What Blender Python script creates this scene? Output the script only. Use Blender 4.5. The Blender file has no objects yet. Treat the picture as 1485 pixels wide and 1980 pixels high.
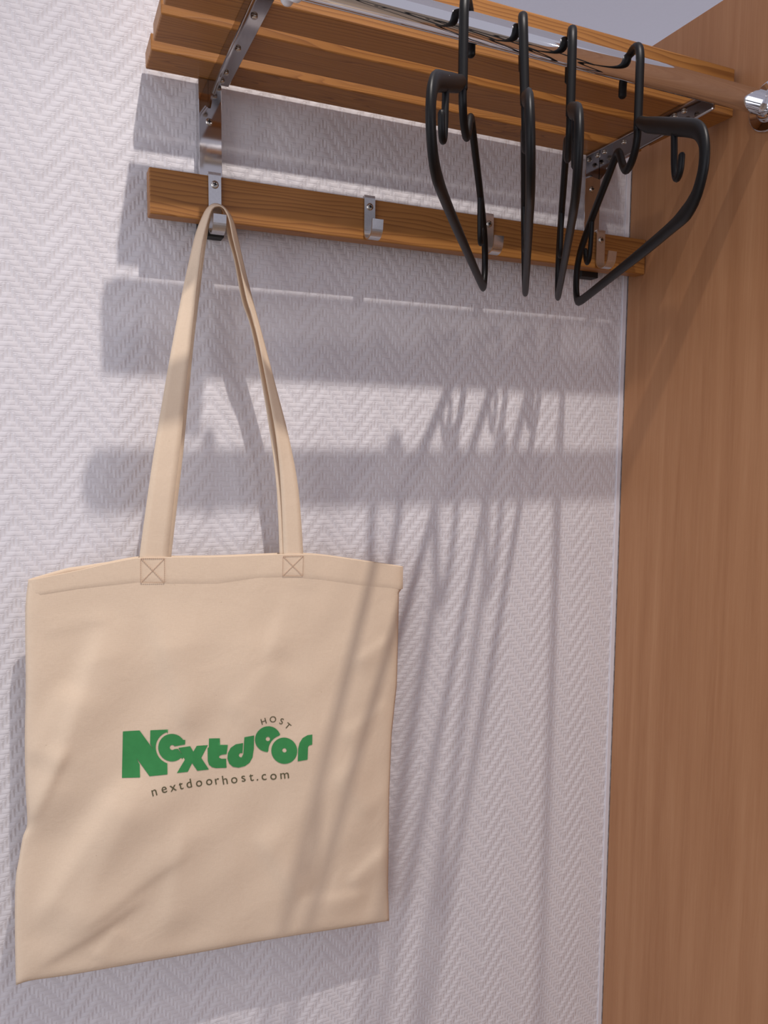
import bpy, bmesh, math, random
from math import sin, cos, pi, radians, sqrt
from mathutils import Vector, Matrix

random.seed(7)
C = bpy.context.scene.collection
S = bpy.context.scene

# ---------------------------------------------------------------- camera
cam_d = bpy.data.cameras.new('camera')
cam_d.sensor_fit = 'VERTICAL'
cam_d.sensor_height = 24.0
cam_d.lens = 18.015
cam_d.clip_start = 0.01
cam = bpy.data.objects.new('camera', cam_d)
C.objects.link(cam)
_r, _u, _b = (0.9141, -0.4053, 0.0079), (0.0288, 0.0843, 0.996), (-0.4044, -0.9103, 0.0888)
cam.matrix_world = Matrix(((_r[0], _u[0], _b[0], 0.0), (_r[1], _u[1], _b[1], -0.8),
                           (_r[2], _u[2], _b[2], 1.55), (0, 0, 0, 1)))
S.camera = cam

# ---------------------------------------------------------------- light and exposure
S.view_settings.view_transform = 'Standard'
S.view_settings.look = 'None'
S.view_settings.exposure = -0.27
S.view_settings.gamma = 1.0
S.view_settings.use_curve_mapping = False
W = bpy.data.worlds.new('world')
S.world = W
W.use_nodes = True
bg = W.node_tree.nodes['Background']
bg.inputs['Color'].default_value = (0.84, 0.82, 0.96, 1)
bg.inputs['Strength'].default_value = 0.66


def spot(name, loc, target, power, size, color, cone=70, blend=0.6):
    d = bpy.data.lights.new(name, 'SPOT')
    d.energy = power
    d.shadow_soft_size = size
    d.spot_size = radians(cone)
    d.spot_blend = blend
    d.color = color
    o = bpy.data.objects.new(name, d)
    C.objects.link(o)
    o.location = loc
    o.rotation_euler = (Vector(target) - Vector(loc)).to_track_quat('-Z', 'Y').to_euler()
    return o


spot('ceiling_spot_near', (0.275, -0.80, 3.01), (0.20, 0, 0.98), 100, 0.014, (1.0, 0.925, 0.87), 50, 1.0)
spot('ceiling_spot_far', (0.317, -1.397, 3.4), (0.3, 0, 1.5), 20, 0.045, (1.0, 0.92, 0.87))
spot('room_lamp_right', (1.25, -1.40, 1.85), (0.1, 0, 1.3), 8, 0.04, (0.95, 0.95, 1.0))

# daylight through a window far to the left
win = bpy.data.lights.new('window_daylight', 'AREA')
win.shape = 'RECTANGLE'
win.size, win.size_y = 2.0, 1.9
win.energy = 27
win.color = (0.90, 0.94, 1.0)
win_o = bpy.data.objects.new('window_daylight', win)
C.objects.link(win_o)
win_o.location = (-2.3, -1.25, 1.35)
win_o.rotation_euler = (Vector((0.4, 0, 1.4)) - win_o.location).to_track_quat('-Z', 'Y').to_euler()


# ---------------------------------------------------------------- node helpers
class NG:
    """tiny wrapper to chain math nodes in a material"""
    def __init__(self, name, rough=0.5, metal=0.0, spec=0.5):
        self.m = bpy.data.materials.new(name)
        self.m.use_nodes = True
        self.t = self.m.node_tree
        self.b = self.t.nodes['Principled BSDF']
        self.b.inputs['Roughness'].default_value = rough
        self.b.inputs['Metallic'].default_value = metal
        self.b.inputs['Specular IOR Level'].default_value = spec

    def n(self, typ, **kw):
        nd = self.t.nodes.new(typ)
        for k, v in kw.items():
            setattr(nd, k, v)
        return nd

    def link(self, a, b):
        self.t.links.new(a, b)

    def put(self, sock, v):
        if isinstance(v, (int, float)):
            sock.default_value = v
        elif isinstance(v, tuple):
            sock.default_value = v
        else:
            self.link(v, sock)

    def op(self, o, a, b=None, c=None):
        nd = self.n('ShaderNodeMath', operation=o)
        self.put(nd.inputs[0], a)
        if b is not None:
            self.put(nd.inputs[1], b)
        if c is not None:
            self.put(nd.inputs[2], c)
        return nd.outputs[0]

    def xyz(self, coord='Object'):
        tc = self.n('ShaderNodeTexCoord')
        sp = self.n('ShaderNodeSeparateXYZ')
        self.link(tc.outputs[coord], sp.inputs[0])
        return sp.outputs[0], sp.outputs[1], sp.outputs[2]

    def mapped(self, scale, loc=(0, 0, 0), rot=(0, 0, 0), coord='Object'):
        tc = self.n('ShaderNodeTexCoord')
        mp = self.n('ShaderNodeMapping')
        mp.inputs['Scale'].default_value = scale
        mp.inputs['Location'].default_value = loc
        mp.inputs['Rotation'].default_value = rot
        self.link(tc.outputs[coord], mp.inputs[0])
        return mp.outputs[0]

    def noise(self, vec, scale, detail=3.0, rough=0.55, dist=0.0):
        nd = self.n('ShaderNodeTexNoise')
        nd.inputs['Scale'].default_value = scale
        nd.inputs['Detail'].default_value = detail
        nd.inputs['Roughness'].default_value = rough
        nd.inputs['Distortion'].default_value = dist
        self.link(vec, nd.inputs['Vector'])
        return nd.outputs[0]

    def ramp(self, fac, stops, interp='LINEAR'):
        nd = self.n('ShaderNodeValToRGB')
        cr = nd.color_ramp
        cr.interpolation = interp
        while len(cr.elements) < len(stops):
            cr.elements.new(0.5)
        for e, (p, c) in zip(cr.elements, stops):
            e.position = p
            e.color = (c[0], c[1], c[2], 1)
        self.link(fac, nd.inputs[0])
        return nd.outputs[0]

    def mix(self, fac, a, b, blend='MIX'):
        nd = self.n('ShaderNodeMix', data_type='RGBA', blend_type=blend)
        self.put(nd.inputs[0], fac)
        for s, v in ((nd.inputs[6], a), (nd.inputs[7], b)):
            if isinstance(v, tuple):
                s.default_value = (v[0], v[1], v[2], 1)
            else:
                self.link(v, s)
        return nd.outputs[2]

    def color(self, v):
        if isinstance(v, tuple):
            self.b.inputs['Base Color'].default_value = (v[0], v[1], v[2], 1)
        else:
            self.link(v, self.b.inputs['Base Color'])

    def bump(self, h, strength, dist):
        nd = self.n('ShaderNodeBump')
        nd.inputs['Strength'].default_value = strength
        nd.inputs['Distance'].default_value = dist
        self.link(h, nd.inputs['Height'])
        self.link(nd.outputs[0], self.b.inputs['Normal'])


def mat_wallpaper():
    """white painted glass-fibre wallpaper, herringbone weave in relief"""
    g = NG('wallpaper', rough=0.62, spec=0.35)
    x, y, z = g.xyz()
    # gentle unevenness of the weave
    wv = g.mapped((1, 1, 1))
    nz = g.noise(wv, 60, 2)
    zz = g.op('ADD', z, g.op('MULTIPLY', g.op('SUBTRACT', nz, 0.5), 0.0022))
    xx = g.op('ADD', x, g.op('MULTIPLY', g.op('SUBTRACT', g.noise(g.mapped((1, 1, 1), (3, 1, 7)), 75, 2), 0.5), 0.0010))
    t = g.op('FRACT', g.op('DIVIDE', g.op('ADD', xx, 10 * 0.0616 - 0.4055), 0.0616))
    u = g.op('MULTIPLY', g.op('SUBTRACT', 1.0, g.op('ABSOLUTE', g.op('SUBTRACT', g.op('MULTIPLY', t, 2.0), 1.0))), 0.0308)
    ua = g.op('DIVIDE', u, 0.00385)
    fi = g.op('FLOOR', ua)
    fx = g.op('FRACT', ua)
    # stepped diagonal: each warp thread starts one weft row lower
    v = g.op('ADD', g.op('DIVIDE', zz, 0.0049), fi)
    ph = g.op('FRACT', g.op('DIVIDE', v, 4.0))           # 0..1 over four rows
    fz = g.op('FRACT', v)
    rz = g.op('SQRT', g.op('MULTIPLY', g.op('MULTIPLY', fz, g.op('SUBTRACT', 1.0, fz)), 4.0))
    # weft floats: fat horizontal bars; warp floats: thin raised upright ribs
    cx = g.op('ABSOLUTE', g.op('SUBTRACT', g.op('MULTIPLY', fx, 2.0), 1.0))
    rib = g.op('MAXIMUM', 0.0, g.op('SUBTRACT', 1.0, g.op('POWER', g.op('MULTIPLY', cx, 1.35), 2.0)))
    pc = g.op('ABSOLUTE', g.op('SUBTRACT', ph, 0.19))
    mr = g.n('ShaderNodeMapRange', interpolation_type='SMOOTHSTEP')
    g.link(pc, mr.inputs[0])
    mr.inputs[1].default_value = 0.17
    mr.inputs[2].default_value = 0.27
    mr.inputs[3].default_value = 1.0
    mr.inputs[4].default_value = 0.0
    warp = g.op('MULTIPLY', mr.outputs[0], g.op('ADD', 0.42, g.op('MULTIPLY', rib, 0.55)))
    weft = g.op('MULTIPLY', rz, g.op('SUBTRACT', 0.62, g.op('MULTIPLY', mr.outputs[0], 0.55)))
    h = g.op('MAXIMUM', warp, weft)
    # the twill line: a soft diagonal swell under the threads
    wale = g.op('COSINE', g.op('MULTIPLY', g.op('SUBTRACT', g.op('DIVIDE', g.op('ADD', g.op('DIVIDE', zz, 0.0049), ua), 4.0), 0.70), 2 * pi))
    h = g.op('ADD', h, g.op('MULTIPLY', wale, 0.5))
    fine = g.noise(g.mapped((1, 1, 1), (1, 2, 3)), 900, 2)
    lump = g.noise(g.mapped((1, 1, 0.6), (5, 2, 3)), 120, 2)
    h = g.op('ADD', h, g.op('ADD', g.op('MULTIPLY', fine, 0.16), g.op('MULTIPLY', lump, 0.7)))
    g.bump(h, 0.50, 0.0011)
    g.color(g.mix(g.noise(g.mapped((1, 1, 1)), 9, 2), (0.705, 0.68, 0.705), (0.755, 0.73, 0.75)))
    return g.m


def mat_pine(name, axis='x', seed=0.0, dark=1.0, ring=1.0):
    """lacquered pine with long grain along x"""
    g = NG(name, rough=0.42, spec=0.4)
    warp = g.noise(g.mapped((1.6, 14, 14), (seed, seed * 1.7, 0)), 3.0, 2)
    x, y, z = g.xyz()
    d = g.op('ADD', g.op('MULTIPLY', z, 1.0), g.op('MULTIPLY', y, 0.9))
    d = g.op('ADD', d, g.op('MULTIPLY', g.op('SUBTRACT', warp, 0.5), 0.030 * ring))
    d = g.op('ADD', d, g.op('MULTIPLY', g.op('MULTIPLY', x, x), 0.012))
    w = g.op('FRACT', g.op('MULTIPLY', g.op('ADD', d, 3.0 + seed * 0.013), 215.0))
    # soft early wood rising to a dark late wood line
    late = g.op('POWER', w, 3.0)
    edge = g.n('ShaderNodeMapRange', interpolation_type='SMOOTHSTEP')
    g.link(w, edge.inputs[0])
    edge.inputs[1].default_value = 0.90
    edge.inputs[2].default_value = 1.0
    edge.inputs[3].default_value = 1.0
    edge.inputs[4].default_value = 0.0
    late = g.op('MULTIPLY', late, edge.outputs[0])
    zone = g.noise(g.mapped((0.8, 30, 30), (seed, seed * 3.1, 4)), 1.3, 2)
    late = g.op('MULTIPLY', late, g.op('MINIMUM', 1.0, g.op('ADD', 0.38, g.op('MULTIPLY', g.op('MAXIMUM', 0.0, g.op('SUBTRACT', zone, 0.40)), 7.0))))
    base = g.mix(zone, (0.335, 0.138, 0.029), (0.425, 0.192, 0.052))
    col = g.mix(late, base, (0.15, 0.048, 0.010))
    fib = g.noise(g.mapped((6, 420, 420), (seed, 0, 0)), 1.0, 3)
    col = g.mix(g.op('MULTIPLY', g.op('SUBTRACT', fib, 0.3), 0.5), col, (0.30, 0.12, 0.03))
    g.color(col)
    g.bump(g.op('ADD', fib, late), 0.10, 0.0006)
    return g.m


def mat_panel():
    """beech-look laminate with fine upright grain"""
    g = NG('beech_laminate', rough=0.5, spec=0.35)
    n1 = g.noise(g.mapped((1, 26, 1.1), (0, 3, 0)), 2.2, 3, 0.6, 0.4)
    n2 = g.noise(g.mapped((1, 190, 3.0), (0, 9, 0)), 2.0, 3, 0.6)
    n3 = g.noise(g.mapped((1, 700, 26), (0, 9, 2)), 1.0, 2)
    col = g.ramp(n1, [(0.28, (0.345, 0.158, 0.070)), (0.5, (0.395, 0.190, 0.088)), (0.75, (0.445, 0.226, 0.110))])
    col = g.mix(g.op('MULTIPLY', g.op('SUBTRACT', n2, 0.35), 0.55), col, (0.33, 0.145, 0.058))
    col = g.mix(g.op('MULTIPLY', g.op('SUBTRACT', n3, 0.45), 0.35), col, (0.55, 0.33, 0.18))
    g.color(col)
    g.bump(n2, 0.06, 0.0005)
    return g.m


def mat_canvas():
    """unbleached cotton canvas with seed flecks"""
    g = NG('cotton_canvas', rough=0.9, spec=0.15)
    w1 = g.noise(g.mapped((1100, 1100, 260)), 1.0, 2)
    w2 = g.noise(g.mapped((260, 260, 1100)), 1.0, 2)
    wv = g.op('ADD', w1, w2)
    fl = g.noise(g.mapped((1, 1, 1.6), (2, 0, 1)), 330, 1)
    fleck = g.n('ShaderNodeMapRange')
    g.link(fl, fleck.inputs[0])
    fleck.inputs[1].default_value = 0.80
    fleck.inputs[2].default_value = 0.86
    base = g.mix(g.op('MULTIPLY', wv, 0.5), (0.73, 0.570, 0.415), (0.83, 0.67, 0.505))
    g.color(g.mix(g.op('MULTIPLY', fleck.outputs[0], 0.6), base, (0.30, 0.17, 0.08)))
    cr = g.noise(g.mapped((1, 1, 1), (0, 5, 0)), 26, 3, 0.5, 0.6)
    g.bump(g.op('ADD', g.op('MULTIPLY', wv, 0.10), cr), 0.35, 0.0022)
    return g.m


def mat_metal(name, col, rough, bumpy=0.0):
    g = NG(name, rough=rough, metal=1.0)
    if bumpy:
        n = g.noise(g.mapped((1, 1, 1)), 420, 2)
        g.color(g.mix(n, tuple(c * 0.82 for c in col), col))
        g.bump(n, bumpy, 0.0004)
    else:
        n = g.noise(g.mapped((1, 1, 1)), 40, 2)
        g.color(g.mix(n, tuple(c * 0.97 for c in col), col))
    return g.m


def mat_plain(name, col, rough=0.5, var=0.1, scale=60, spec=0.5):
    g = NG(name, rough=rough, spec=spec)
    n = g.noise(g.mapped((1, 1, 1)), scale, 2)
    g.color(g.mix(n, tuple(c * (1 - var) for c in col), tuple(min(1, c * (1 + var)) for c in col)))
    return g.m


M = dict(
    wallpaper=mat_wallpaper(), panel=mat_panel(), canvas=mat_canvas(),
    pine=mat_pine('pine_rail', seed=1.0, ring=0.8), pine2=mat_pine('pine_slat', seed=4.3, ring=1.2),
    pine3=mat_pine('pine_slat_knotty', seed=8.1, ring=2.4), pine4=mat_pine('pine_board', seed=12.7, ring=0.7),
    chrome=mat_metal('chrome', (0.80, 0.80, 0.82), 0.05), steel=mat_metal('bright_steel', (0.46, 0.43, 0.425), 0.10),
    upright=mat_metal('upright_steel', (0.60, 0.58, 0.58), 0.07),
    zinc=mat_metal('zinc_hook', (0.72, 0.72, 0.73), 0.28, 0.12), screw=mat_metal('screw_steel', (0.62, 0.58, 0.52), 0.2),
    plastic=mat_plain('black_plastic', (0.004, 0.0037, 0.0042), 0.46, 0.15, 200, 0.26),
    blackcap=mat_plain('black_cap', (0.006, 0.006, 0.006), 0.6),
    ceiling=mat_plain('ceiling_paint', (0.90, 0.91, 0.98), 0.8, 0.02, 90, 0.2),
    caulk=mat_plain('white_caulk', (0.74, 0.72, 0.76), 0.6, 0.02, 80, 0.3),
    floor=mat_plain('floor_laminate', (0.42, 0.32, 0.22), 0.5),
    whiteplastic=mat_plain('white_plastic', (0.75, 0.76, 0.80), 0.35, 0.02),
    green=mat_plain('green_ink', (0.052, 0.275, 0.085), 0.75, 0.10, 150, 0.2),
    olive=mat_plain('dark_green_ink', (0.115, 0.105, 0.055), 0.8, 0.12, 150, 0.2),
    thread=mat_plain('beige_thread', (0.60, 0.43, 0.31), 0.9, 0.1, 300, 0.1),
)


# ---------------------------------------------------------------- object helpers
def link(name, me, mat, parent=None):
    o = bpy.data.objects.new(name, me)
    C.objects.link(o)
    if mat is not None:
        me.materials.append(mat)
    if parent is not None:
        o.parent = parent
        o.matrix_parent_inverse = Matrix.Identity(4)
        # every parent Empty keeps its own base; children are modelled in world space
        r = parent
        off = Vector((0, 0, 0))
        while r is not None:
            off += r.location
            r = r.parent
        o.location = -off
    return o


def finish(name, bm, mat, parent=None, smooth=False):
    me = bpy.data.meshes.new(name)
    bmesh.ops.recalc_face_normals(bm, faces=bm.faces)
    bm.to_mesh(me)
    bm.free()
    if smooth:
        for p in me.polygons:
            p.use_smooth = True
    return link(name, me, mat, parent)


def thing(name, label, cat, loc=(0, 0, 0), group=None):
    o = bpy.data.objects.new(name, None)
    C.objects.link(o)
    o.empty_display_size = 0.05
    o.location = loc
    o['label'] = label
    o['category'] = cat
    if group:
        o['group'] = group
    return o


def tag(o, label, cat, group=None):
    o['label'] = label
    o['category'] = cat
    if group:
        o['group'] = group
    return o


def struct(o):
    o['kind'] = 'structure'
    return o


def bm_box(x0, x1, y0, y1, z0, z1, bev=0.0, seg=2, bm=None):
    b = bmesh.new()
    bmesh.ops.create_cube(b, size=1.0)
    for v in b.verts:
        v.co = Vector(((x0 + x1) / 2 + v.co.x * (x1 - x0), (y0 + y1) / 2 + v.co.y * (y1 - y0),
                       (z0 + z1) / 2 + v.co.z * (z1 - z0)))
    if bev:
        bmesh.ops.bevel(b, geom=list(b.edges), offset=bev, segments=seg, profile=0.5, affect='EDGES')
    if bm is None:
        return b
    merge(bm, b)
    return bm


def merge(dst, src):
    me = bpy.data.meshes.new('tmp')
    src.to_mesh(me)
    src.free()
    dst.from_mesh(me)
    bpy.data.meshes.remove(me)


def bm_tube(bm, pts, rx, ry=None, seg=12, closed=False, side=None, cap=True):
    """sweep an ellipse along pts. side: fixed unit vector for the ry axis. rx, ry: numbers or lists"""
    n = len(pts)
    pts = [Vector(p) for p in pts]
    rings = []
    prev = None
    for i, p in enumerate(pts):
        a = pts[(i - 1) % n] if (closed or i > 0) else p
        c = pts[(i + 1) % n] if (closed or i < n - 1) else p
        tdir = (c - a).normalized()
        if side is not None:
            s = Vector(side)
        else:
            s = prev if prev is not None else (Vector((0, 0, 1)) if abs(tdir.z) < 0.9 else Vector((1, 0, 0)))
        s = (s - tdir * s.dot(tdir)).normalized()
        prev = s
        w = tdir.cross(s).normalized()
        a1 = rx[i] if isinstance(rx, (list, tuple)) else rx
        a2 = (ry[i] if isinstance(ry, (list, tuple)) else ry) if ry is not None else a1
        rings.append([bm.verts.new(p + w * (a1 * cos(2 * pi * k / seg)) + s * (a2 * sin(2 * pi * k / seg))) for k in range(seg)])
    m = n if closed else n - 1
    for i in range(m):
        r0, r1 = rings[i], rings[(i + 1) % n]
        for k in range(seg):
            bm.faces.new((r0[k], r0[(k + 1) % seg], r1[(k + 1) % seg], r1[k]))
    if not closed and cap:
        for r, i, j in ((rings[0], 0, 1), (rings[-1], -1, -2)):
            d = (pts[i] - pts[j]).normalized()
            a1 = (rx[i] if isinstance(rx, (list, tuple)) else rx)
            c = pts[i]
            inner = [bm.verts.new(c + (v.co - c) * 0.62 + d * a1 * 0.55) for v in r]
            tip = bm.verts.new(c + d * a1 * 0.75)
            for k in range(seg):
                bm.faces.new((r[k], r[(k + 1) % seg], inner[(k + 1) % seg], inner[k]))
                bm.faces.new((inner[k], inner[(k + 1) % seg], tip))


def smooth_pts(pts, n=4, closed=False):
    """Catmull-Rom refinement"""
    P = [Vector(p) for p in pts]
    out = []
    N = len(P)
    rng = range(N) if closed else range(N - 1)
    for i in rng:
        if closed:
            a, b, c, d = P[(i - 1) % N], P[i], P[(i + 1) % N], P[(i + 2) % N]
        else:
            a, b, c, d = P[max(i - 1, 0)], P[i], P[i + 1], P[min(i + 2, N - 1)]
        for k in range(n):
            t = k / n
            out.append(0.5 * ((2 * b) + (c - a) * t + (2 * a - 5 * b + 4 * c - d) * t * t + (3 * b - 3 * c + d - a) * t ** 3))
    if not closed:
        out.append(P[-1])
    return out


def bm_disc_prism(bm, c, r, axis, h, seg=20, dome=0.0):
    """short cylinder starting at c, going along axis; dome rounds the far face"""
    axis = Vector(axis).normalized()
    s = axis.orthogonal().normalized()
    t = axis.cross(s)
    prof = [(r, 0.0), (r, h * 0.6), (r * 0.93, h * 0.9), (r * 0.7, h + dome * 0.6), (r * 0.35, h + dome * 0.9)]
    rings = []
    for rr, hh in prof:
        rings.append([bm.verts.new(Vector(c) + axis * hh + (s * cos(2 * pi * k / seg) + t * sin(2 * pi * k / seg)) * rr) for k in range(seg)])
    for a, b in zip(rings, rings[1:]):
        for k in range(seg):
            bm.faces.new((a[k], a[(k + 1) % seg], b[(k + 1) % seg], b[k]))
    tip = bm.verts.new(Vector(c) + axis * (h + dome))
    for k in range(seg):
        bm.faces.new((rings[-1][k], rings[-1][(k + 1) % seg], tip))
    bm.faces.new(rings[0][::-1])


def bm_screw(bm, c, r, axis, h, rot=0.3):
    """domed screw head with a sunk cross"""
    axis = Vector(axis).normalized()
    bm_disc_prism(bm, c, r, axis, h * 0.7, 20, h * 0.3)


def cross_bm(c, r, axis, rot=0.4):
    b = bmesh.new()
    axis = Vector(axis).normalized()
    s = axis.orthogonal().normalized()
    s = Matrix.Rotation(rot, 3, axis) @ s
    t = axis.cross(s)
    for p, q in ((s, t), (t, s)):
        vs = []
        for dz in (0, 0.00025):
            for a, e in ((-1, -1), (1, -1), (1, 1), (-1, 1)):
                vs.append(b.verts.new(Vector(c) + axis * dz + p * (a * r * 0.55) + q * (e * r * 0.13)))
        for f in ((0, 1, 2, 3), (4, 5, 6, 7), (0, 1, 5, 4), (1, 2, 6, 5), (2, 3, 7, 6), (3, 0, 4, 7)):
            b.faces.new([vs[i] for i in f])
    return b


# ---------------------------------------------------------------- the setting
XP = 0.6955            # face of the wardrobe
ZU = 1.9017            # underside of the shelf slats
struct(finish('wall_back', bm_box(-1.6, 1.3, 0.0, 0.12, 0.0, 2.0366), M['wallpaper']))
struct(finish('floor', bm_box(-3.0, 3.5, -4.0, 3.5, -0.1, 0.0), M['floor']))
struct(finish('ceiling', bm_box(-2.2, 3.0, -2.2, 2.9, 3.45, 3.55), M['ceiling']))

struct(finish('trim_1', bm_box(0.6885, 0.6950, -0.0016, -0.0001, 0.0, 2.0360, 0.0004, 1), M['caulk']))

# wardrobe whose side panel closes the niche on the right
wd = thing('wardrobe', 'tall wardrobe with brown beech-look side panel right of the white wall', 'wardrobe', (0.95, -0.3, 0))
finish('side_panel', bm_box(XP, XP + 0.019, -0.60, -0.0022, 0.0, 2.0364, 0.0006, 1), M['panel'], wd)
finish('top_panel', bm_box(XP + 0.0195, 1.25, -0.60, -0.0022, 2.0174, 2.0364, 0.0006, 1), M['panel'], wd)
finish('back_panel', bm_box(XP + 0.0195, 1.25, -0.012, -0.0022, 0.0, 2.017), M['panel'], wd)
finish('door', bm_box(XP + 0.0005, 1.25, -0.621, -0.6015, 0.06, 2.0364, 0.001, 1), M['panel'], wd)
finish('plinth', bm_box(XP + 0.0195, 1.25, -0.585, -0.57, 0.0, 0.06), M['panel'], wd)

# ---------------------------------------------------------------- coat rack
rack = thing('coat_rack', 'wall coat rack with pine shelf slats, steel brackets and pine hook rail', 'coat rack', (0.39, -0.0, 1.76))
T = 0.0150
for (y0, y1, x1), mk in zip(((-0.0495, -0.010, 0.668), (-0.1135, -0.0660, 0.666), (-0.1655, -0.1275, 0.688)), ('pine3', 'pine2', 'pine4')):
    finish('slat', bm_box(0.1, x1, y0, y1, ZU, ZU + T, 0.0012, 2), M[mk], rack)
finish('front_board', bm_box(0.1, 0.688, -0.1655, -0.1505, ZU + T + 0.0002, 1.9512, 0.0016, 2), M['pine'], rack)
finish('hook_rail', bm_box(0.0985, 0.6945, -0.033, -0.0152, 1.7628, 1.8052, 0.0012, 2), M['pine'], rack)


def upright(x0, x1, zc):
    # folded steel channel: front web and two flanges back to the wall
    b = bmesh.new()
    bm_box(x0, x1, -0.0150, -0.0130, 1.772, 1.9012, 0.0004, 1, b)
    bm_box(x0, x0 + 0.0018, -0.0130, -0.0003, 1.772, 1.9012, 0, 1, b)
    bm_box(x1 - 0.0018, x1, -0.0130, -0.0003, 1.772, 1.9012, 0, 1, b)
    u = finish('upright', b, M['upright'], rack)
    sc = bmesh.new()
    cx = (x0 + x1) / 2 - 0.0012
    bm_screw(sc, (cx, -0.0150, 1.8615), 0.0034, (0, -1, 0), 0.0016)
    s = finish('screw', sc, M['screw'], u, True)
    finish('screw_slot', cross_bm((cx, -0.01665, 1.8615), 0.0034, (0, -1, 0), 0.8), M['blackcap'], u)
    finish('end_cap', bm_box(x0 - 0.0012, x1 + 0.0012, -0.0148, -0.0005, zc, 1.7716, 0.0005, 1), M['blackcap'], u)
    return u


upright(0.1485, 0.1708, 1.7530)
upright(0.6130, 0.6360, 1.7565)


def arm(x_web, x_flange, holes, y_end):
    """steel angle under the slats: upright web with a gusset, screwed flange"""
    b = bmesh.new()
    lo, hi = min(x_web, x_flange), max(x_web, x_flange)
    bm_box(lo, hi, y_end, -0.0126, ZU - 0.0030, ZU - 0.0002, 0.0005, 1, b)
    # web, tapering gusset near the wall
    w0, w1 = x_web - 0.0011, x_web + 0.0011
    prof = [(-0.0156, ZU - 0.0004), (y_end, ZU - 0.0004), (y_end, ZU - 0.0100), (-0.060, ZU - 0.0150), (-0.030, ZU - 0.0190), (-0.0156, ZU - 0.0270)]
    va = [b.verts.new((w0, y, z)) for y, z in prof]
    vb = [b.verts.new((w1, y, z)) for y, z in prof]
    b.faces.new(va)
    b.faces.new(vb[::-1])
    for i in range(len(prof)):
        j = (i + 1) % len(prof)
        b.faces.new((va[i], vb[i], vb[j], va[j]))
    # rolled lower edge of the web
    sgn = 1 if x_flange > x_web else -1
    bm_tube(b, [(x_web + sgn * 0.0015, y_end, ZU - 0.0100), (x_web + sgn * 0.0015, -0.060, ZU - 0.0150), (x_web + sgn * 0.0015, -0.030, ZU - 0.0190)], 0.0016, seg=8)
    a = finish('arm', b, M['steel'], rack)
    for hy in holes:
        sc = bmesh.new()
        bm_screw(sc, ((x_web + x_flange) / 2 + (0.0006 if sgn > 0 else 0), hy, ZU - 0.0030), 0.0030, (0, 0, -1), 0.0026)
        finish('screw', sc, M['screw'], a, True)
    return a


arm(0.1590, 0.1785, (-0.1485, -0.0907, -0.0418, -0.0236), -0.1900)
arm(0.6345, 0.6140, (-0.0227, -0.0351, -0.0685, -0.1080, -0.1468, -0.1600), -0.1900)


def coat_hook(x, tip=1.7785, w=0.0122):
    """flat bent strip: lip over the rail, back plate, J tip"""
    prof = [(-0.0312, 1.8068), (-0.0342, 1.8066), (-0.0352, 1.8052), (-0.0352, 1.7800), (-0.0352, 1.7712)]
    for k in range(1, 9):
        a = pi + pi * k / 8 * 0.92
        prof.append((-0.0456 - 0.0104 * cos(a), min(1.7712, tip - 0.0050) + 0.0100 * sin(a)))
    prof += [(-0.0566, tip - 0.0038), (-0.0572, tip)]
    P = smooth_pts([(0, y, z) for y, z in prof], 2)
    b = bmesh.new()
    th = 0.0007
    rings = []
    for i, p in enumerate(P):
        a, c = P[max(i - 1, 0)], P[min(i + 1, len(P) - 1)]
        t = (c - a).normalized()
        nrm = Vector((0, -t.z, t.y))
        ww = w / 2
        rings.append([b.verts.new((x + sx * ww, p.y + nrm.y * s * th, p.z + nrm.z * s * th)) for sx, s in ((-1, -1), (1, -1), (1, 1), (-1, 1))])
    for r0, r1 in zip(rings, rings[1:]):
        for k in range(4):
            b.faces.new((r0[k], r0[(k + 1) % 4], r1[(k + 1) % 4], r1[k]))
    b.faces.new(rings[0][::-1])
    b.faces.new(rings[-1])
    bmesh.ops.bevel(b, geom=[e for e in b.edges if len(e.link_faces) == 2 and e.calc_face_angle() > 1.2], offset=0.0003, segments=1, affect='EDGES')
    h = finish('coat_hook', b, M['zinc'], rack)
    sc = bmesh.new()
    bm_screw(sc, (x, -0.0359, 1.7962), 0.0037, (0, -1, 0), 0.0018)
    s = finish('screw', sc, M['screw'], h, True)
    finish('screw_slot', cross_bm((x, -0.03765, 1.7962), 0.0037, (0, -1, 0), 0.5), M['blackcap'], h)
    return h


for hx in (0.1590, 0.3205, 0.4655, 0.6225):
    # the tip under the bag straps sits lower, pushed down into the bend
    coat_hook(hx, 1.7632 if hx < 0.2 else 1.7785)

# ---------------------------------------------------------------- clothes rail under the shelf front
RY, RZ, RR = -0.2070, 1.8992, 0.0113
rail = thing('clothes_rail', 'polished chrome hanging tube in front of the pine shelf', 'rail', (0.40, RY, RZ))
b = bmesh.new()
bm_tube(b, [(0.105, RY, RZ), (0.4, RY, RZ), (0.6860, RY, RZ)], RR, seg=48)
finish('tube', b, M['chrome'], rail, True)
# flange on the wardrobe panel
b = bmesh.new()
prof = [(0.0, 0.0250), (0.0008, 0.0256), (0.0022, 0.0256), (0.0030, 0.0250), (0.0031, 0.0240), (0.0032, 0.0165), (0.0034, 0.0155), (0.0040, 0.0151), (0.0050, 0.0150), (0.0057, 0.0144), (0.0059, 0.0130), (0.0059, 0.0115)]
seg = 48
rings = [[b.verts.new((XP - 0.0002 - d, RY + r * cos(2 * pi * k / seg), RZ + r * sin(2 * pi * k / seg))) for k in range(seg)] for d, r in prof]
for r0, r1 in zip(rings, rings[1:]):
    for k in range(seg):
        b.faces.new((r0[k], r0[(k + 1) % seg], r1[(k + 1) % seg], r1[k]))
b.faces.new(rings[0])
finish('wall_flange', b, M['chrome'], rail, True)
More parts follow.
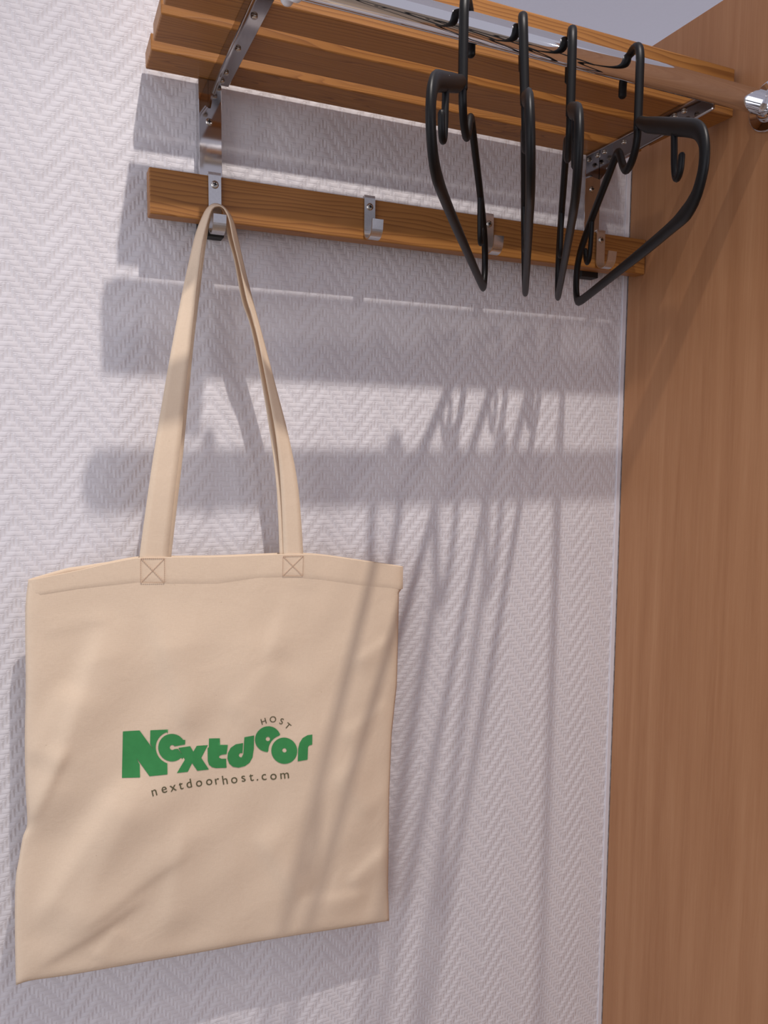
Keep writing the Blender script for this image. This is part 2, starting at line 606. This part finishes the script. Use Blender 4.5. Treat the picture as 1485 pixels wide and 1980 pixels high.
# white plastic clip that holds the free end to the left arm
b = bmesh.new()
bm_tube(b, smooth_pts([(0.1850, -0.1893, 1.9000), (0.1850, -0.1893, 1.8965), (0.1850, -0.1893, 1.8932)], 3), 0.0046, 0.0052, 14, side=(1, 0, 0))
bm_tube(b, [(0.1850, -0.1905, 1.8952), (0.1865, -0.2070, 1.8855), (0.1880, -0.2140, 1.8860)], 0.0016, 0.0036, 10, side=(1, 0, 0))
finish('support_clip', b, M['whiteplastic'], rail, True)['label'] = 'white plastic support clip'

# ---------------------------------------------------------------- hangers
HOOK = [(.0240, -.066), (.0240, -.050), (.0240, -.030), (.0238, -.012), (.0230, .002), (.0178, .0118), (.0075, .0164), (-.0030, .0171), (-.0155, .0148), (-.0252, .0068), (-.0297, -.002), (-.0300, -.0130)]
FRAME = [(.0240, -.060), (.0238, -.070), (.0205, -.079), (.0130, -.0865), (.0020, -.0910), (-.0090, -.0905), (-.0180, -.0845), (-.0255, -.0760), (-.0320, -.0680), (-.0400, -.0640), (-.0500, -.0665),
         (-.0800, -.0785), (-.1070, -.0890), (-.1410, -.1030), (-.1650, -.1140), (-.1860, -.1265), (-.1975, -.1420), (-.1995, -.1590), (-.1945, -.1725), (-.1830, -.1800),
         (-.1430, -.1815), (-.0680, -.1815), (0., -.1815), (.0510, -.1815), (.0970, -.1810), (.1330, -.1800), (.1520, -.1785), (.1640, -.1765), (.1780, -.1700), (.1880, -.1570), (.1895, -.1440), (.1850, -.1330), (.1740, -.1235),
         (.1560, -.1150), (.1300, -.1045), (.0870, -.0870), (.0500, -.0720)]
NJ = [(.1220, -.1030), (.1240, -.1180), (.1255, -.1310), (.1290, -.1420), (.1350, -.1450), (.1405, -.1400), (.1420, -.1300)]
FJ = [(-.1330, -.1010), (-.1345, -.1160), (-.1370, -.1310), (-.1410, -.1415), (-.1490, -.1440), (-.1560, -.1380), (-.1590, -.1280)]


def hanger(x, theta, tilt, shift, label, name='clothes_hanger', group='black hangers on the chrome tube'):
    t = thing(name, label, 'hanger', (x, RY, RZ), group)
    n = Vector((cos(radians(theta)), sin(radians(theta)), 0))
    u = Vector((sin(radians(theta)), -cos(radians(theta)), 0))
    tl = radians(tilt)
    up = Vector((0, 0, 1)) * cos(tl) + n * sin(tl)
    org = Vector((x, RY, RZ)) + u * shift

    def P(p):
        # the arms hang a little lower at the wall side
        return org + u * (p[0] * 0.9) + up * (p[1] + (0.003 + 0.028 * p[0]) * min(1.0, max(0.0, -p[1] / 0.06)))
    b = bmesh.new()
    pts = smooth_pts([P(p) for p in FRAME], 3, True)
    loc = [((q - org).dot(u), (q - org).dot(up)) for q in pts]
    ra = []
    for (pu, pv) in loc:
        r = 0.0056
        if pu > -0.045 and pu < 0.03 and pv > -0.096:
            r = 0.0043
        if pv < -0.178 and abs(pu) < 0.15:
            r = 0.0050
        if pu > 0.128 and pv < -0.160:
            r = 0.0078
        if pu > 0.030 and pv > -0.125:
            r = 0.0069
        ra.append(r)
    for _ in range(3):
        ra = [(ra[i - 1] + ra[i] + ra[(i + 1) % len(ra)]) / 3 for i in range(len(ra))]
    bm_tube(b, pts, ra, 0.0034, 12, True, side=n)
    finish('frame', b, M['plastic'], t, True)
    b = bmesh.new()
    bm_tube(b, smooth_pts([P(p) for p in HOOK], 3), 0.0035, 0.0040, 12, side=n)
    finish('hook', b, M['plastic'], t, True)
    for J in (NJ, FJ):
        b = bmesh.new()
        bm_tube(b, smooth_pts([P(p) for p in J], 3), 0.0030, 0.0026, 10, side=n)
        finish('strap_hook', b, M['plastic'], t, True)
    return t


hanger(0.337, -37.0, 0.0, 0.005, 'leftmost black plastic hanger, its near shoulder swung out to the left')
hanger(0.392, -33.6, -2.6, 0.0, 'second black hanger from the left, seen edge-on as one thin line', )
hanger(0.443, -34.4, 0.0, 0.0, 'third black hanger from the left, nearly edge-on with its near shoulder peeking right')
hanger(0.513, -23.0, 0.0, 0.0, 'rightmost black hanger, opened widest, nearest the wardrobe panel')


# ---------------------------------------------------------------- tote bag
BAG_TOP = [(-0.0145,1.4251), (0.0048,1.4281), (0.0267,1.4314), (0.0539,1.4365), (0.0819,1.4402), (0.1107,1.4391), (0.1559,1.4370), (0.1981,1.4362), (0.2311,1.4355), (0.2654,1.4325), (0.3131,1.4236), (0.3641,1.4136)]
BAG_RIGHT = [(0.3641,1.4136), (0.3638,1.3897), (0.3593,1.3848), (0.3590,1.3550), (0.3578,1.2795), (0.3519,1.2235), (0.3494,1.1520), (0.3491,1.0791), (0.3491,1.0406), (0.3508,1.0008)]
BAG_LEFT = [(-0.0145,1.4251), (-0.0179,1.3957), (-0.0196,1.3273), (-0.0219,1.2779), (-0.0225,1.2325), (-0.0222,1.1984), (-0.0265,1.1845), (-0.0301,1.1655), (-0.0338,1.1435), (-0.0357,1.0973), (-0.0365,1.0442)]
BAG_BOTTOM = [(-0.0365,1.0442), (-0.0242,1.0450), (0.0071,1.0404), (0.0734,1.0329), (0.1426,1.0250), (0.2176,1.0176), (0.2984,1.0073), (0.3508,1.0008)]
STRAP_FRONT = [((0.0818,-0.0433,1.4291), (0.1072,-0.0428,1.4265)), ((0.0820,-0.0433,1.4420), (0.1084,-0.0428,1.4391)), ((0.0901,-0.0445,1.4982), (0.1147,-0.0460,1.4968)), ((0.0980,-0.0445,1.5471), (0.1211,-0.0470,1.5463)), ((0.1086,-0.0440,1.6057), (0.1271,-0.0480,1.6037)), ((0.1180,-0.0440,1.6544), (0.1330,-0.0490,1.6523)), ((0.1274,-0.0430,1.6984), (0.1375,-0.0510,1.6931)), ((0.1326,-0.0430,1.7204), (0.1393,-0.0530,1.7096)), ((0.1387,-0.0430,1.7449), (0.1424,-0.0560,1.7352)), ((0.1442,-0.0430,1.7599), (0.1461,-0.0580,1.7516)), ((0.1492,-0.0430,1.7700), (0.1501,-0.0580,1.7638)), ((0.1542,-0.0430,1.7750), (0.1530,-0.0580,1.7684)), ((0.1591,-0.0430,1.7765), (0.1579,-0.0580,1.7704)), ((0.1650,-0.0430,1.7749), (0.1622,-0.0580,1.7691)), ((0.1699,-0.0430,1.7707), (0.1651,-0.0580,1.7657)), ((0.1749,-0.0430,1.7621), (0.1680,-0.0580,1.7580)), ((0.1792,-0.0430,1.7461), (0.1715,-0.0570,1.7420)), ((0.1847,-0.0425,1.7224), (0.1782,-0.0550,1.7177)), ((0.1933,-0.0420,1.6896), (0.1854,-0.0530,1.6871)), ((0.2020,-0.0420,1.6591), (0.1939,-0.0510,1.6624)), ((0.2165,-0.0420,1.6059), (0.2052,-0.0485,1.6111)), ((0.2303,-0.0420,1.5537), (0.2158,-0.0455,1.5551)), ((0.2403,-0.0415,1.5013), (0.2218,-0.0415,1.5016)), ((0.2461,-0.0388,1.4351), (0.2248,-0.0391,1.4373)), ((0.2460,-0.0388,1.4198), (0.2247,-0.0391,1.4227))]
STRAP_BACK = [((0.0896,-0.0370,1.4277), (0.1115,-0.0370,1.4254)), ((0.0900,-0.0360,1.4401), (0.1123,-0.0360,1.4379)), ((0.0974,-0.0355,1.4974), (0.1197,-0.0360,1.4960)), ((0.1065,-0.0350,1.5471), (0.1261,-0.0360,1.5462)), ((0.1173,-0.0340,1.6067), (0.1322,-0.0370,1.6046)), ((0.1265,-0.0330,1.6563), (0.1376,-0.0380,1.6540)), ((0.1352,-0.0320,1.7011), (0.1429,-0.0390,1.6957)), ((0.1401,-0.0310,1.7237), (0.1452,-0.0400,1.7151)), ((0.1442,-0.0345,1.7476), (0.1485,-0.0420,1.7391)), ((0.1483,-0.0372,1.7619), (0.1515,-0.0428,1.7560)), ((0.1518,-0.0375,1.7718), (0.1542,-0.0425,1.7674)), ((0.1552,-0.0378,1.7760), (0.1561,-0.0428,1.7719)), ((0.1592,-0.0378,1.7775), (0.1596,-0.0428,1.7738)), ((0.1637,-0.0378,1.7766), (0.1631,-0.0428,1.7733)), ((0.1677,-0.0375,1.7733), (0.1656,-0.0425,1.7698)), ((0.1717,-0.0372,1.7647), (0.1674,-0.0428,1.7618)), ((0.1772,-0.0345,1.7479), (0.1704,-0.0420,1.7454)), ((0.1839,-0.0310,1.7281), (0.1765,-0.0410,1.7253)), ((0.1930,-0.0310,1.6913), (0.1835,-0.0400,1.6891)), ((0.2022,-0.0310,1.6590), (0.1926,-0.0400,1.6623)), ((0.2164,-0.0310,1.6066), (0.2031,-0.0395,1.6096)), ((0.2284,-0.0320,1.5537), (0.2122,-0.0390,1.5541)), ((0.2379,-0.0330,1.5008), (0.2182,-0.0390,1.5015)), ((0.2442,-0.0340,1.4345), (0.2210,-0.0380,1.4373)), ((0.2442,-0.0340,1.4192), (0.2209,-0.0380,1.4228))]
LOGO_MAP = [0.000121179, -3.81688e-06, 0.0554774, -0.000117041, -0.000154811, 1.30168, -7.61853e-05, -1.46948e-05]
PATCH_LEFT = [(0.0828,1.4397), (0.1048,1.4384), (0.1044,1.4147), (0.0823,1.4163)]
PATCH_RIGHT = [(0.2238,1.4337), (0.2458,1.4330), (0.2452,1.4118), (0.2232,1.4133)]
HEM = [(-0.0150,1.4096), (0.0263,1.4136), (0.0814,1.4159), (0.1103,1.4123), (0.1556,1.4090), (0.1979,1.4123), (0.2310,1.4106), (0.2654,1.4054), (0.3133,1.3958), (0.3612,1.3882)]


def poly_at(pts, k, val):
    """piecewise-linear lookup along coordinate k"""
    o = 1 - k
    P = sorted(pts, key=lambda p: p[k])
    if val <= P[0][k]:
        return P[0][o]
    for a, c in zip(P, P[1:]):
        if val <= c[k]:
            f = (val - a[k]) / max(1e-9, c[k] - a[k])
            return a[o] + (c[o] - a[o]) * f
    return P[-1][o]


def resample(pts, n, sm=3):
    P = smooth_pts([(x, 0, z) for x, z in pts], 6) if sm else [Vector((x, 0, z)) for x, z in pts]
    L = [0.0]
    for a, c in zip(P, P[1:]):
        L.append(L[-1] + (c - a).length)
    out = []
    j = 0
    for i in range(n + 1):
        s = L[-1] * i / n
        while j < len(L) - 2 and L[j + 1] < s:
            j += 1
        f = (s - L[j]) / max(1e-9, L[j + 1] - L[j])
        q = P[j].lerp(P[j + 1], min(1, max(0, f)))
        out.append((q.x, q.z))
    return out


def ridge(x, z, x0, z0, x1, z1, width, amp, fade=0.25):
    """a soft crease running from (x0,z0) to (x1,z1)"""
    dx, dz = x1 - x0, z1 - z0
    L2 = dx * dx + dz * dz
    t = ((x - x0) * dx + (z - z0) * dz) / L2
    if t < 0 or t > 1:
        return 0.0
    px, pz = x0 + dx * t, z0 + dz * t
    d = ((x - px) * dz - (z - pz) * dx) / sqrt(L2)
    e = min(1, t / fade, (1 - t) / fade)
    e = e * e * (3 - 2 * e)
    # one-sided step crease: steep on one flank, soft on the other
    q = d / width
    return amp * e * math.exp(-q * q * (1.0 if q > 0 else 0.16))


CREASES = [
    (0.062, 1.405, -0.020, 1.175, 0.012, 0.0058), (0.088, 1.412, 0.130, 1.250, 0.009, 0.0030),
    (0.075, 1.235, -0.024, 1.085, 0.014, 0.0060), (-0.012, 1.378, 0.060, 1.388, 0.007, 0.0024),
    (0.100, 1.260, 0.000, 1.055, 0.018, 0.0036), (0.010, 1.085, 0.130, 1.150, 0.008, 0.0020),
    (-0.030, 1.055, 0.090, 1.110, 0.007, 0.0024), (0.240, 1.405, 0.205, 1.320, 0.010, 0.0020),
    (0.352, 1.335, 0.300, 1.310, 0.007, 0.0018), (0.352, 1.262, 0.285, 1.228, 0.009, 0.0018),
    (0.195, 1.150, 0.245, 1.050, 0.010, 0.0026), (0.125, 1.185, 0.100, 1.050, 0.012, 0.0024),
    (0.347, 1.092, 0.295, 1.058, 0.007, 0.0020), (-0.028, 1.190, 0.015, 1.275, 0.006, 0.0032),
    (0.100, 1.415, 0.125, 1.400, 0.004, 0.0012), (0.225, 1.330, 0.160, 1.270, 0.012, 0.0018),
    (0.020, 1.330, -0.018, 1.250, 0.010, 0.0024), (0.060, 1.080, 0.030, 1.050, 0.006, 0.0014),
    (0.330, 1.040, 0.230, 1.055, 0.007, 0.0016), (0.280, 1.200, 0.330, 1.130, 0.010, 0.0016),
]


def front_y(x, z):
    y = -(0.047 - 0.03 * x)
    top = poly_at(BAG_TOP, 0, x)
    k = min(1.0, max(0.0, (top - z - 0.028) / 0.06))
    w = 0.0
    for a in CREASES:
        w += ridge(x, z, *a)
    w += 0.0014 * sin(x * 31 + z * 9 + 0.6) * sin(z * 17 + 0.4) + 0.0007 * sin(x * 75 - z * 52) * sin(z * 41 + x * 20)
    # belly of the bag
    cx = (x - 0.165) / 0.2
    cz = (z - 1.20) / 0.2
    w += 0.004 * max(0, 1 - cx * cx) * max(0, 1 - cz * cz)
    return y - w * k


def back_y(x, z):
    cx = (x - 0.165) / 0.2
    return -(0.040 - 0.03 * x) + 0.002 * max(0, 1 - cx * cx)


bag = thing('tote_bag', 'cream cotton tote bag with green print hanging from the leftmost hook', 'bag', (0.16, -0.045, 1.0))
NX, NZ = 120, 120
tp, bt = resample(BAG_TOP, NX), resample(BAG_BOTTOM, NX)
lf, rt = resample(BAG_LEFT, NZ, 1), resample(BAG_RIGHT, NZ, 0)


def coons(i, j):
    s, t = i / NX, j / NZ
    out = []
    for k in (0, 1):
        a = (1 - t) * tp[i][k] + t * bt[i][k]
        c = (1 - s) * lf[j][k] + s * rt[j][k]
        d = (1 - s) * (1 - t) * tp[0][k] + s * (1 - t) * tp[NX][k] + (1 - s) * t * bt[0][k] + s * t * bt[NX][k]
        out.append(a + c - d)
    return out


def panel(name, front):
    b = bmesh.new()
    V = []
    for j in range(NZ + 1):
        row = []
        for i in range(NX + 1):
            x, z = coons(i, j)
            s, t = i / NX, j / NZ
            # the two panels meet along the side and bottom seams
            e = min(1.0, s / 0.035, (1 - s) / 0.035, (1 - t) / 0.03)
            e = sqrt(max(0.0, 1 - (1 - e) ** 2))
            seam = 0.5 * (-(0.047 - 0.03 * x) + back_y(x, z)) - 0.0005
            y = front_y(x, z) if front else back_y(x, z)
            if front:
                y = seam + (y - seam) * (0.12 + 0.88 * e)
            else:
                y = seam + 0.0006 + (y - seam - 0.0006) * (0.12 + 0.88 * e)
                if t < 0.02:
                    z += 0.0030 * max(0.0, 1 - abs(s - 0.09) / 0.09)
            row.append(b.verts.new((x, y, z)))
        V.append(row)
    for j in range(NZ):
        for i in range(NX):
            b.faces.new((V[j][i], V[j][i + 1], V[j + 1][i + 1], V[j + 1][i]))
    o = finish(name, b, M['canvas'], bag, True)
    sd = o.modifiers.new('thickness', 'SOLIDIFY')
    sd.thickness = 0.0006
    sd.offset = 0
    return o


panel('front_panel', True)
panel('back_panel', False)


def ribbon(name, sta):
    A = smooth_pts([a for a, c in sta], 4)
    B = smooth_pts([c for a, c in sta], 4)
    b = bmesh.new()
    V = []
    for p, q in zip(A, B):
        V.append([b.verts.new(p.lerp(q, k / 4)) for k in range(5)])
    for r0, r1 in zip(V, V[1:]):
        for k in range(4):
            b.faces.new((r0[k], r0[k + 1], r1[k + 1], r1[k]))
    o = finish(name, b, M['canvas'], bag, True)
    sd = o.modifiers.new('thickness', 'SOLIDIFY')
    sd.thickness = 0.0011
    sd.offset = 0
    return o


ribbon('strap', STRAP_FRONT)
ribbon('strap', STRAP_BACK)

# hem: raised band along the mouth with its lower fold
b = bmesh.new()
V = []
for i in range(NX + 1):
    x, zt = tp[i]
    zh = poly_at(HEM, 0, x)
    row = []
    for k, f in enumerate((0.02, 0.25, 0.5, 0.75, 0.97, 1.0)):
        z = zt + (zh - zt) * f
        s = i / NX
        e = min(1.0, s / 0.035, (1 - s) / 0.035)
        e = sqrt(max(0.0, 1 - (1 - e) ** 2))
        seam = 0.5 * (-(0.047 - 0.03 * x) + back_y(x, z)) - 0.0005
        y = seam + (front_y(x, z) - seam) * (0.12 + 0.88 * e)
        row.append(b.verts.new((x, y - (0.0006 if k < 4 else 0.0004 if k < 5 else 0.0001), z)))
    V.append(row)
for r0, r1 in zip(V, V[1:]):
    for k in range(5):
        b.faces.new((r0[k], r0[k + 1], r1[k + 1], r1[k]))
finish('hem', b, M['canvas'], bag, True)


# stitched boxes with a cross where the straps join the mouth
def stitch_run(b, p, q, n):
    p, q = Vector((p[0], 0, p[1])), Vector((q[0], 0, q[1]))
    for i in range(n):
        a = p.lerp(q, (i + 0.15) / n)
        c = p.lerp(q, (i + 0.75) / n)
        pts = []
        for v in (a, a.lerp(c, 0.5), c):
            pts.append((v.x, front_y(v.x, v.z) - 0.0012, v.z))
        bm_tube(b, pts, 0.00028, seg=5)


for Q in (PATCH_LEFT, PATCH_RIGHT):
    b = bmesh.new()
    for i in range(4):
        stitch_run(b, Q[i], Q[(i + 1) % 4], 12)
    stitch_run(b, Q[0], Q[2], 16)
    stitch_run(b, Q[1], Q[3], 16)
    finish('stitching', b, M['thread'], bag)


# ---- printed lettering, cut out of thin film that follows the cloth
def logo_xz(u, v):
    m = LOGO_MAP
    w = m[6] * u + m[7] * v + 1
    return (m[0] * u + m[1] * v + m[2]) / w, (m[3] * u + m[4] * v + m[5]) / w


def arc(cx, cy, r, a0, a1, n=24, ry=None):
    ry = r if ry is None else ry
    return [(cx + r * cos(radians(a0 + (a1 - a0) * i / n)), cy + ry * sin(radians(a0 + (a1 - a0) * i / n))) for i in range(n + 1)]


def curve_mesh(loops):
    """loops: list of closed 2-D outlines (holes by nesting) -> triangulated mesh data"""
    cu = bpy.data.curves.new('outline', 'CURVE')
    cu.dimensions = '2D'
    cu.fill_mode = 'BOTH'
    for L in loops:
        sp = cu.splines.new('POLY')
        sp.points.add(len(L) - 1)
        for p, (x, y) in zip(sp.points, L):
            p.co = (x, y, 0, 1)
        sp.use_cyclic_u = True
    o = bpy.data.objects.new('outline', cu)
    me = bpy.data.meshes.new_from_object(o)
    bpy.data.objects.remove(o)
    bpy.data.curves.remove(cu)
    return me


def print_on_bag(name, meshes, mat, lift):
    b = bmesh.new()
    for me in meshes:
        b.from_mesh(me)
        bpy.data.meshes.remove(me)
    # slice finely so the print drapes with the cloth
    xs = [v.co.x for v in b.verts]
    ys = [v.co.y for v in b.verts]
    for lo, hi, n in ((min(xs), max(xs), Vector((1, 0, 0))), (min(ys), max(ys), Vector((0, 1, 0)))):
        c = lo + 22
        while c < hi:
            bmesh.ops.bisect_plane(b, geom=list(b.verts) + list(b.edges) + list(b.faces), plane_co=n * c, plane_no=n)
            c += 22
    for v in b.verts:
        x, z = logo_xz(v.co.x, v.co.y)
        v.co = (x, front_y(x, z) - lift, z)
    for f in b.faces:
        f.normal_update()
        if f.normal.y > 0:
            f.normal_flip()
    me = bpy.data.meshes.new(name)
    b.to_mesh(me)
    b.free()
    for p in me.polygons:
        p.use_smooth = True
    return link(name, me, mat, bag)


letters = []
letters.append(('N', [[(63, 192), (182, 186), (282, 322), (257, 278), (259, 184), (384, 177), (383, 205)] + arc(412, 305, 115, 252, 107, 20) + [(378, 490), (251, 503), (158, 378), (182, 425), (183, 512), (55, 518)]]))
letters.append(('e', [arc(410, 306, 98, -10, -300, 40) and
                      ([(508, 252), (507, 284), (437, 296)] + arc(415, 305, 18, -28, -318, 18) + [(455, 314), (497, 372), (486, 386)] + arc(412, 305, 97, 47, 326, 40))]))
letters.append(('x', [[(459, 308), (543, 297), (566, 335), (590, 295), (670, 290), (622, 380), (677, 463), (594, 470), (556, 415), (524, 475), (446, 481), (505, 390)]]))
letters.append(('t', [[(678, 243), (755, 241), (757, 287), (812, 287), (804, 353), (768, 358), (750, 366), (750, 380), (768, 387), (800, 387), (804, 452), (730, 454), (700, 447), (678, 428), (669, 400), (668, 310), (677, 305)]]))
letters.append(('d', [[(930, 232), (1000, 220), (999, 320), (990, 380), (968, 418), (935, 441), (890, 452), (850, 445), (823, 422), (810, 385), (813, 345), (832, 308), (868, 283), (921, 274), (918, 345)] + arc(907, 362, 16, -50, -290, 14) + [(924, 352)]]))
# upper o, cut by a ring around the lower o
up_o = []
for p in arc(1100, 248, 93, 0, 360, 72)[:-1]:
    d = math.hypot(p[0] - 1216, p[1] - 330)
    up_o.append(p if d > 112 else None)
k0 = next(i for i in range(72) if up_o[i] is not None and up_o[i - 1] is None)
seq = [up_o[(k0 + i) % 72] for i in range(72)]
seq = [p for p in seq if p is not None]
a_s = math.degrees(math.atan2(seq[-1][1] - 330, seq[-1][0] - 1216))
a_e = math.degrees(math.atan2(seq[0][1] - 330, seq[0][0] - 1216))
a_s, a_e = a_s % 360, a_e % 360
cut = arc(1216, 330, 112, a_s, a_e, 14)
letters.append(('o', [seq + cut[1:-1], arc(1100, 247, 16, 0, 345, 23)]))
letters.append(('o', [arc(1216, 330, 91, 0, 355, 71, 93), arc(1217, 327, 15.5, 0, 345, 23)]))
letters.append(('r', [[(1415, 213), (1414, 285), (1394, 289), (1384, 300), (1381, 392), (1311, 404), (1314, 310), (1324, 272), (1346, 238), (1380, 218)]]))
print_on_bag('printed_logo', [curve_mesh(L) for n_, L in letters], M['green'], 0.00075)['label'] = 'large bold green lettering'


def glyph(ch, cx, base, h, rot, wid=1.0):
    """one thin sans letter, x-centred on cx, standing on base (v grows downward)"""
    fc = bpy.data.curves.new('glyph', 'FONT')
    fc.body = ch
    fc.size = 1.0
    o = bpy.data.objects.new('glyph', fc)
    me = bpy.data.meshes.new_from_object(o)
    bpy.data.objects.remove(o)
    bpy.data.curves.remove(fc)
    xs = [v.co.x for v in me.vertices]
    mid = (min(xs) + max(xs)) / 2
    R = radians(rot)
    for v in me.vertices:
        x, y = (v.co.x - mid) * h * wid, v.co.y * h
        v.co = (cx + x * cos(R) + y * sin(R), base + x * sin(R) - y * cos(R), 0)
    return me


web = [('n', 287, 634), ('e', 358, 615), ('x', 422, 606), ('t', 479, 596), ('d', 538, 588), ('o', 610, 582), ('o', 683, 574), ('r', 741, 570),
       ('h', 797, 570), ('o', 862, 562), ('s', 928, 551), ('t', 985, 547), ('.', 1026, 544), ('c', 1075, 541), ('o', 1142, 538), ('m', 1221, 530)]
mm = []
for i, (ch, u, v) in enumerate(web):
    mm.append(glyph(ch, u, v, 92, -13 + 7 * i / 15.0))
print_on_bag('printed_web_address', mm, M['olive'], 0.0007)['label'] = 'thin dark lettering under the green logo'
mm = [glyph('H', 1073, 138, 62, -16), glyph('O', 1134, 126, 62, 2), glyph('S', 1190, 140, 62, 20), glyph('T', 1228, 170, 62, 40)]
print_on_bag('printed_word', mm, M['olive'], 0.0007)['label'] = 'small arched dark word above the green logo'
